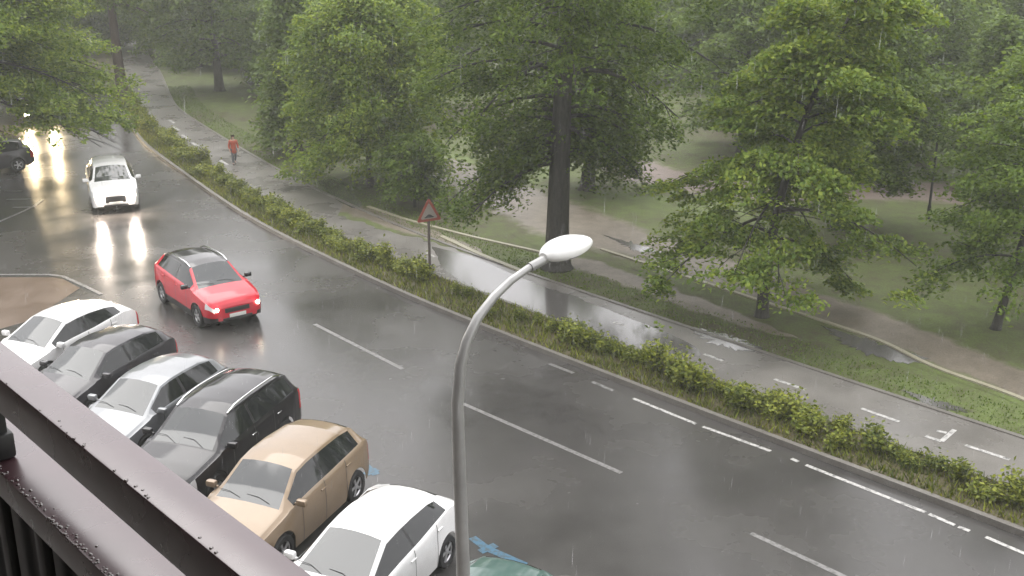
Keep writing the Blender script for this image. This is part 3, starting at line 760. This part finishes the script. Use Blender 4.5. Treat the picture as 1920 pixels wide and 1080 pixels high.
    for s in (1, -1):
        i = int(np.argmin(abs(f-p['wa']))); yb = RING[i][7][0]; zb_ = RING[i][7][1]
        mm = MB().box((xm, s*(yb+.12), zb_+.07), (.13, .21, .135), None, .04); mm.box((xm, s*(yb+.02), zb_+.03), (.05, .10, .04), None, .01)
        mm.build('mirror', mirror or body, root)
        for q in (p['bp'][0]-.02, min(.79, p['bp'][1]+.19)):
            i = int(np.argmin(abs(f-q)))
            MB().box((L/2-q*L, s*(RING[i][8][0]+.012), RING[i][8][1]-.055), (.17, .03, .03), None, .008).build('door_handle', M['chrome'] if grille_bright else body, root)
    if rails:
        for s in (1, -1):
            P = []
            for q in np.linspace(p['head']+.01, p['rr']-.03, 9):
                i = int(np.argmin(abs(f-q))); e = 0 if 0.02 < (q-p['head']-.01)/(p['rr']-p['head']-.04) < .98 else -.04
                P.append((L/2-q*L, s*(RING[i][3][0]-.03), RING[i][3][1]+.065+e))
            MB().tube(P, .018, 6).build('roof_rail', M['chrome'], root)
    for t in (.20, .62):                                            # windscreen wipers lying at the foot of the glass
        i = int(np.argmin(abs(f-(p['cow']+.006)))); k2 = int(np.argmin(abs(f-(p['cow']+.028))))
        y0 = RING[i][3][0]*(1-2*t); y1 = y0-.52
        MB().tube([(L/2-f[i]*L, y0, RING[i][1][1]+.012), (L/2-f[k2]*L, (y0+y1)/2, RING[k2][1][1]+.02), (L/2-f[k2]*L-.02, y1, RING[k2][1][1]+.022)], .0055, 5).build('wiper', M['black'], root)
    tm, rm, bm_ = wheel_meshes(rw)
    for ax in (xf, xr):
        for s in (1, -1):
            wo = bpy.data.objects.new('wheel', None); COL.objects.link(wo); wo.parent = root; wo.location = (L/2-ax*L, s*(W/2-.105), rw); wo.rotation_euler = (0, 0, 0 if s > 0 else pi)
            matlink('tyre', tm, M['tyre'], wo); matlink('rim', rm, M['rim'], wo); matlink('wheel_shade_disc', bm_, M['black'], wo)
    return root

white = paint('white_car_paint', (.80, .80, .79)); silver = paint('silver_car_paint', (.24, .25, .26), .32, .4)
dark = paint('dark_grey_car_paint', (.040, .038, .043)); blackp = paint('black_car_paint', (.012, .011, .014))
gold = paint('beige_metallic_car_paint', (.27, .20, .132), .34, .2); green = paint('pale_green_car_paint', (.075, .13, .115))
red = paint('red_car_paint', (.52, .018, .035)); grey = paint('mid_grey_car_paint', (.33, .34, .35), .3, .3)
PG = 'cars parked in the slanted bays'
A = radians(-114)
CAR = {}
CAR['white'] = make_car('sharp', 'white hatchback with red tail lamp parked between the beige and the pale green cars', (-2.5, 16.75), radians(-115), white, PG)
CAR['gold'] = make_car('cross', 'beige metallic car parked between a white hatchback and a black estate with roof rails', (-4.42, 19.05), radians(-112), gold, PG, amber=True)
CAR['black'] = make_car('suv', 'black car with bright roof rails parked next to the beige car', (-6.25, 21.35), radians(-109), blackp, PG, rails=True, grille_bright=True)
CAR['silver'] = make_car('hatch', 'silver hatchback parked between two dark cars', (-8.15, 23.15), radians(-112), silver, PG)
CAR['dark'] = make_car('hatch', 'dark grey hatchback parked between the silver car and a white one', (-10.0, 25.1), radians(-113), dark, PG)
CAR['white2'] = make_car('sharp', 'white hatchback at the far end of the slanted parking row', (-11.75, 27.2), radians(-116), white, PG)
CAR['green'] = make_car('hatch', 'pale green car parked at the near end of the row beside the lamp post', (-.62, 14.25), radians(-114), green, PG)
CAR['red'] = make_car('cross', 'red car with black roof driving along the wet road with headlights on', (-9.05, 31.5), radians(-52), red, None, roof=blackp, lamps=(.06, M['lamp_dim']), rails=True, clad=True, name='car', mirror=blackp, gh=.13)
CAR['audi'] = make_car('suv', 'white car driving round the bend with lit headlights mirrored on the road', (-16.35, 44.75), radians(-68), white, None, lamps=(.062, M['lamp_cool']), name='car', roof=None, gh=.24)
CAR['far'] = make_car('suv', 'dark car with glaring headlights coming out from under the street tree', (-27.0, 63.7), radians(-66), blackp, None, lamps=(.105, M['lamp_warm']), name='car')
CAR['left'] = make_car('hatch', 'dark grey car parked at the left kerb below the street tree', (-24.05, 50.3, 0), radians(-150), dark)
CAR['park'] = make_car('hatch', 'small pale car parked far off among the trees of the park', (-15.9, 76.2, ZP), radians(-160), grey)

# ------------------------------------------------------------------ street lamps
def street_lamp(loc, rz, label):
    t = thing('street_lamp', label, 'street lamp', (loc[0], loc[1], ZP), rz, 'curved-arm street lamps')
    # the arm reaches out along local +x
    P = [(0, 0, 0), (0, 0, 3.0), (-.01, 0, 4.4), (-.04, 0, 5.6), (-.05, 0, 6.35), (0, 0, 6.75), (.09, 0, 6.98), (.24, 0, 7.19), (.46, 0, 7.36), (.70, 0, 7.48), (.95, 0, 7.56), (1.22, 0, 7.61)]
    R = [.088, .080, .073, .068, .063, .058, .054, .050, .046, .042, .039, .037]
    mb = MB().tube(P, R, 16); mb.build('pole', M['galv'], t, sharp=None)
    MB().box((0, 0, .04), (.34, .34, .06), None, .012).build('base_plate', M['galv'], t)
    MB().box((.0, -.078, .95), (.10, .02, .32), None, .006).build('access_door', M['galv'], t)
    MB().tube([(.98, 0, 7.565), (1.22, 0, 7.612)], .050, 12).build('collar', M['galv'], t)
    MB().tube([(0, 0, 3.9), (0, 0, 3.98)], .082, 16).build('band', M['galv'], t)
    # ovoid luminaire
    V = []; Fc = []; n = 22; m = 16; Lh = .70
    for i in range(n+1):
        s = i/n; x = 1.18+Lh*s; wd = .195*(sin(pi*min(1, (s**.85)*.90+.045))**.60)
        for j in range(m):
            a = 2*pi*j/m; zz = sin(a); hgt = (.145 if zz > 0 else .095)
            V.append((x, wd*cos(a), 7.635+.035*s+wd/.195*hgt*zz))
    top = []; bot = []
    for i in range(n):
        for j in range(m):
            q = (i*m+j, (i+1)*m+j, (i+1)*m+(j+1) % m, i*m+(j+1) % m)
            (bot if m*.5+1 <= j < m-1 and 6 < i < n-2 else top).append(q[::-1])
    top += [tuple(range(m)), tuple(range(n*m+m-1, n*m-1, -1))]
    link('lamp_head', mesh('lamp_head', V, top, True, 60), M['white_enamel'], t)
    used = sorted({v for q in bot for v in q}); idx = {v: a for a, v in enumerate(used)}
    link('lamp_glass', mesh('lamp_glass', [V[v] for v in used], [tuple(idx[v] for v in q) for q in bot], True, 60), M['greyglass'], t)
    return t
LA = math.atan2(.69, .72)
lp0 = street_lamp((-.52, 10.5), LA, 'grey curved-arm street lamp with white head rising in front of the parked cars')
lp1 = copy_tree(lp0); lp1.location = (-19.4, 38.6, ZP); lp1.rotation_euler = (0, 0, radians(20))
lp1['label'] = 'street lamp showing only its white head at the left edge above the street tree'

def park_lamp(loc, label, h=3.25):
    t = thing('park_lamp', label, 'park lamp', (loc[0], loc[1], ZP), 0, 'park lamp posts')
    MB().tube([(0, 0, 0), (0, 0, .5), (0, 0, .55), (0, 0, h)], [.075, .07, .05, .04], 10).build('post', M['iron'], t)
    MB().lathe([(.001, h-.02), (.09, h), (.13, h+.05), (.12, h+.08), (.001, h+.08)], n=14).build('collar', M['iron'], t)
    MB().lathe([(.11, h+.08), (.15, h+.30), (.14, h+.34)], n=14).build('lantern', M['greyglass'], t)
    MB().lathe([(.20, h+.33), (.17, h+.38), (.05, h+.45), (.001, h+.46)], n=14).build('lantern_cap', M['iron'], t)
    return t
park_lamp(gxy(1740, 410), 'dark slender park lamp post right of the bright green tree')
pl = park_lamp(gxy(690, 232), 'park lamp post behind the light green tree, half hidden by leaves', 3.6)

# ------------------------------------------------------------------ warning sign
sx, sy = gxy(807, 522)
t = thing('warning_sign', 'red-bordered triangular warning sign with a road hump on a post', 'road sign', (sx, sy, ZP-.02), math.atan2(-.86, .51)+pi/2)
MB().tube([(0, .03, 0), (0, .03, 2.55)], .045, 10).build('post', M['post'], t)
def tri(s, y0, y1, zc):
    pts = []
    for k3 in range(3):                                             # rounded corners
        a = pi/2+2*pi*k3/3
        for da in (-.5, -.25, 0, .25, .5): pts.append((s*.88*cos(a)+s*.12*cos(a+da*2), s*.88*sin(a)+s*.12*sin(a+da*2)))
    k4 = len(pts)
    V = [(x, y0, z+zc) for x, z in pts]+[(x, y1, z+zc) for x, z in pts]
    return V, [tuple(range(k4)), tuple(range(2*k4-1, k4-1, -1))]+[(i+k4, (i+1) % k4+k4, (i+1) % k4, i) for i in range(k4)]
zc = 2.17
m_ = MB(); m_.add(*tri(.46, -.012, .0, zc)); plate = m_.build('sign_plate', M['sign_red'], t, False)
m_ = MB(); m_.add(*tri(.315, -.016, -.010, zc)); m_.build('sign_face', M['sign_pale'], t, False)
H_ = [(-.16, -.115)]+[(-.12+.24*i/10, -.10+.065*sin(pi*i/10)) for i in range(11)]+[(.16, -.115), (.16, -.14), (-.16, -.14)]
k5 = len(H_); m_ = MB(); m_.add([(x, -.020, z+zc) for x, z in H_]+[(x, -.014, z+zc) for x, z in H_], [tuple(range(k5)), tuple(range(2*k5-1, k5-1, -1))]+[(i+k5, (i+1) % k5+k5, (i+1) % k5, i) for i in range(k5)])
m_.build('hump_symbol', M['sign_black'], t, False)
for zz in (2.05, 2.30): MB().box((0, .012, zz), (.16, .03, .035), None, .004).build('bracket', M['galv'], t)

# ------------------------------------------------------------------ balcony railing
ra_ = radians(42.5); hh = .55
ndir = Vector((cos(ra_), sin(ra_), 0)); rdir = Vector((-sin(ra_), cos(ra_), 0)); RB = Matrix((rdir, ndir, Vector((0, 0, 1)))).transposed()
bal = thing('balcony_railing', 'wet dark brown steel balcony railing in the foreground', 'railing', (0, 0, CAM_H-1.62), 0)
def rb(mb, s, n_, z, d, bev=.003): return mb.box(rdir*s+ndir*n_+Vector((0, 0, z-(CAM_H-1.62))), d, RB, bev)
n_in, n_out = .724*hh, .811*hh
zt_ = CAM_H-hh; th_ = hh*(.724/.6585-1)
rb(MB(), 1.6, (n_in+n_out)/2, zt_-th_/2, (5.2, n_out-n_in, th_)).build('top_rail', M['rail'], bal)
h2 = hh*1.285; z2 = CAM_H-h2; n2o = .70*h2; n2i = .566*h2
rb(MB(), 1.6, (n2i+n2o)/2, z2-.022, (5.2, n2o-n2i, .044)).build('lower_rail', M['rail'], bal)
for i in range(34):
    s = -.9+.15*i
    rb(MB(), s, n2i+.012, z2-.044-.36, (.028, .012, .72), .002).build('baluster', M['iron'], bal)
rb(MB(), 1.6, n2i+.034, z2-.044-.37, (5.2, .012, .74), .002).build('infill_panel', M['black'], bal)
for s in (1.505, -.6):
    q = MB(); rb(q, s, (n_in+n_out)/2-.012, (zt_-th_+z2)/2, (.05, .036, zt_-th_-z2+.004)); q.build('post', M['iron'], bal)
    q = MB(); rb(q, s-.005, n2i+.014, z2+.020, (.052, .040, .038), .005); rb(q, s+.035, n2i+.018, z2+.036, (.045, .042, .045), .006); q.build('clamp', M['iron'], bal)
    q = MB(); rb(q, s+.03, n2i-.002, z2+.062, (.016, .010, .014), .003); q.build('bolt', M['chrome'], bal)
rb(MB(), 1.6, -.55, CAM_H-1.68, (5.2, 2.0, .12), .01).build('floor_slab', M['pave'], bal)
rb(MB(), 1.6, -1.75, 9.0, (46, .3, 19), 0).build('unseen_facade_wall', M['facade'], bal, False)  # unseen wall behind the camera, added dark to shade the rail's inner face
rb(MB(), 1.6, -.72, CAM_H+1.25, (5.2, 1.74, .16), .01).build('added_shade_slab', M['facade'], bal)  # unseen slab, added to keep light off the rail's inner face
# rain drops standing on the rails
rd = random.Random(3); q = MB()
for i in range(330):
    s = rd.uniform(.55, 1.75)
    if i % 9: n_, z = n2i+.001+abs(rd.gauss(0, .006)), z2
    else: n_, z = (n_in+.001+abs(rd.gauss(0, .0025)) if rd.random() < .8 else n_out-.002), zt_
    r = rd.uniform(.0010, .0028); c = rdir*s+ndir*n_+Vector((0, 0, z-(CAM_H-1.62)))
    q.lathe([(r, 0), (r*.85, r*.3), (r*.45, r*.5), (.0001, r*.55)], c, 8)
q.build('rain_drops', simple('water_drop', (.05, .035, .03), .04, ior=1.9), bal, True, None)['kind'] = 'stuff'

# ------------------------------------------------------------------ person on the bike path
def skin(name, pts, edges, rad, mat, parent, sub=1):
    me = bpy.data.meshes.new(name); me.from_pydata(pts, edges, []); me.update()
    o = link(name, me, mat, parent); o.modifiers.new('skin', 'SKIN'); sv = me.skin_vertices[0].data
    for i, r in enumerate(rad): sv[i].radius = (r, r) if not isinstance(r, tuple) else r
    sv[0].use_root = True
    if sub: ss = o.modifiers.new('sub', 'SUBSURF'); ss.levels = sub; ss.render_levels = sub
    o.modifiers['skin'].use_smooth_shade = True
    return o
gx, gy = at(440, 308, ZP)
pe = thing('person', 'person in a red jacket and grey trousers walking on the bike path in the rain', 'person', (gx, gy, ZP), radians(25))
pe.scale = (.82,)*3
# faces local -y; mid-stride
B_ = [(0, 0, .88), (0, 0, 1.05), (0, -.01, 1.22), (0, -.02, 1.36), (0, -.03, 1.44), (0, -.045, 1.53), (0, -.05, 1.60),
      (-.09, 0, .84), (-.10, -.13, .47), (-.10, -.20, .08), (-.10, -.33, .035), (.09, 0, .84), (.10, .06, .47), (.10, .25, .13), (.10, .15, .035),
      (-.18, -.02, 1.33), (-.24, .03, 1.08), (-.23, -.10, .86), (-.225, -.14, .78), (.18, -.02, 1.33), (.24, -.03, 1.08), (.24, -.17, .90), (.24, -.22, .83)]
E_ = [(0, 1), (1, 2), (2, 3), (3, 4), (4, 5), (5, 6), (0, 7), (7, 8), (8, 9), (9, 10), (0, 11), (11, 12), (12, 13), (13, 14), (3, 15), (15, 16), (16, 17), (17, 18), (3, 19), (19, 20), (20, 21), (21, 22)]
Rb = [.12, .11, .13, .12, .052, .085, .075, .085, .058, .038, .032, .085, .058, .038, .032, .06, .042, .03, .033, .06, .042, .03, .033]
for a0, sgx in ((18, -1), (22, 1)):                                 # five fingers on each hand
    b0 = B_[a0]
    for k6, (dx, l) in enumerate(((-.024, .055), (-.008, .068), (.008, .064), (.024, .05))):
        i0 = len(B_); B_ += [(b0[0]+dx*.4, b0[1]+dx, b0[2]-.035), (b0[0]+dx*.4, b0[1]+dx-.012, b0[2]-.035-l)]; E_ += [(a0, i0), (i0, i0+1)]; Rb += [.010, .008]
    i0 = len(B_); B_ += [(b0[0]-sgx*.02, b0[1]-.035, b0[2]-.01), (b0[0]-sgx*.02, b0[1]-.055, b0[2]-.05)]; E_ += [(a0, i0), (i0, i0+1)]; Rb += [.011, .009]
skin('body', B_, E_, Rb, M['skin'], pe)
skin('jacket', [(0, 0, .58), (0, 0, 1.02), (0, -.01, 1.22), (0, -.02, 1.36), (0, -.025, 1.42), (-.18, -.02, 1.33), (-.245, .03, 1.08), (-.235, -.08, .89), (.18, -.02, 1.33), (.245, -.03, 1.08), (.245, -.15, .93)],
     [(0, 1), (1, 2), (2, 3), (3, 4), (3, 5), (5, 6), (6, 7), (3, 8), (8, 9), (9, 10)], [.21, .165, .165, .15, .075, .085, .062, .052, .085, .062, .052], M['red_coat'], pe)
skin('trousers', [(0, 0, .86), (-.09, 0, .82), (-.10, -.13, .47), (-.10, -.195, .10), (.09, 0, .82), (.10, .06, .47), (.10, .24, .16)], [(0, 1), (1, 2), (2, 3), (0, 4), (4, 5), (5, 6)], [.13, .098, .075, .06, .098, .075, .06], M['trousers'], pe)
skin('hair', [(0, -.03, 1.57), (0, -.03, 1.63), (0, .01, 1.52)], [(0, 1), (0, 2)], [.10, .085, .085], M['hair'], pe)
for s_ in (-1, 1): skin('shoe', [(s_*.10, -.20 if s_ < 0 else .24, .06), (s_*.10, -.32 if s_ < 0 else .15, .045)], [(0, 1)], [.055, .05], M['black'], pe)
hp = (0, -.05, 1.55)
f_ = MB()
for s_ in (-1, 1): f_.box((s_*.032, hp[1]-.078, hp[2]+.012), (.022, .014, .012), None, .004)
f_.box((0, hp[1]-.078, hp[2]-.05), (.045, .012, .01), None, .003); f_.build('face_features', M['hair'], pe)
MB().tube([(0, hp[1]-.07, hp[2]+.01), (0, hp[1]-.105, hp[2]-.018), (0, hp[1]-.075, hp[2]-.024)], [.008, .014, .012], 6).build('nose', M['skin'], pe)

# ------------------------------------------------------------------ falling rain
rg = np.random.default_rng(12); n = 5200
yy = 4.5+rg.uniform(0, 1, n)**.7*24; xx = rg.uniform(-.50, .50, n)*(yy+1.); zz_ = rg.uniform(.4, 12.2, n)
V = []; Fc = []
for i in range(n):
    l = rg.uniform(.06, .16); r = rg.uniform(.0006, .0012)*(1+.05*yy[i]); b = len(V); dx = .04*l
    for kz, kr in ((-.5, .02), (-.2, 1.), (.1, .7), (.5, .02)):
        for a in (0, 2.1, 4.2): V.append((xx[i]+r*kr*cos(a)+dx*kz, yy[i]+r*kr*sin(a), zz_[i]+l*kz))
    for q in range(3):
        for a in range(3): Fc.append((b+q*3+a, b+q*3+(a+1) % 3, b+q*3+3+(a+1) % 3, b+q*3+3+a))
rm_, rnt, rout = newmat('rain_water')
tr_ = nt_t = rnt.nodes.new('ShaderNodeBsdfTransparent'); tl_ = N(rnt, 'ShaderNodeBsdfTranslucent'); tl_.inputs['Color'].default_value = (.9, .9, .92, 1)
mx_ = rnt.nodes.new('ShaderNodeMixShader'); mx_.inputs[0].default_value = .22
rnt.links.new(tr_.outputs[0], mx_.inputs[1]); rnt.links.new(tl_.outputs[0], mx_.inputs[2]); rnt.links.new(mx_.outputs[0], rout.inputs[0])
tag(link('rain', mesh('rain', V, Fc, True, None), rm_), 'slender drops of heavy rain falling between balcony and road', 'rain', kind='stuff')
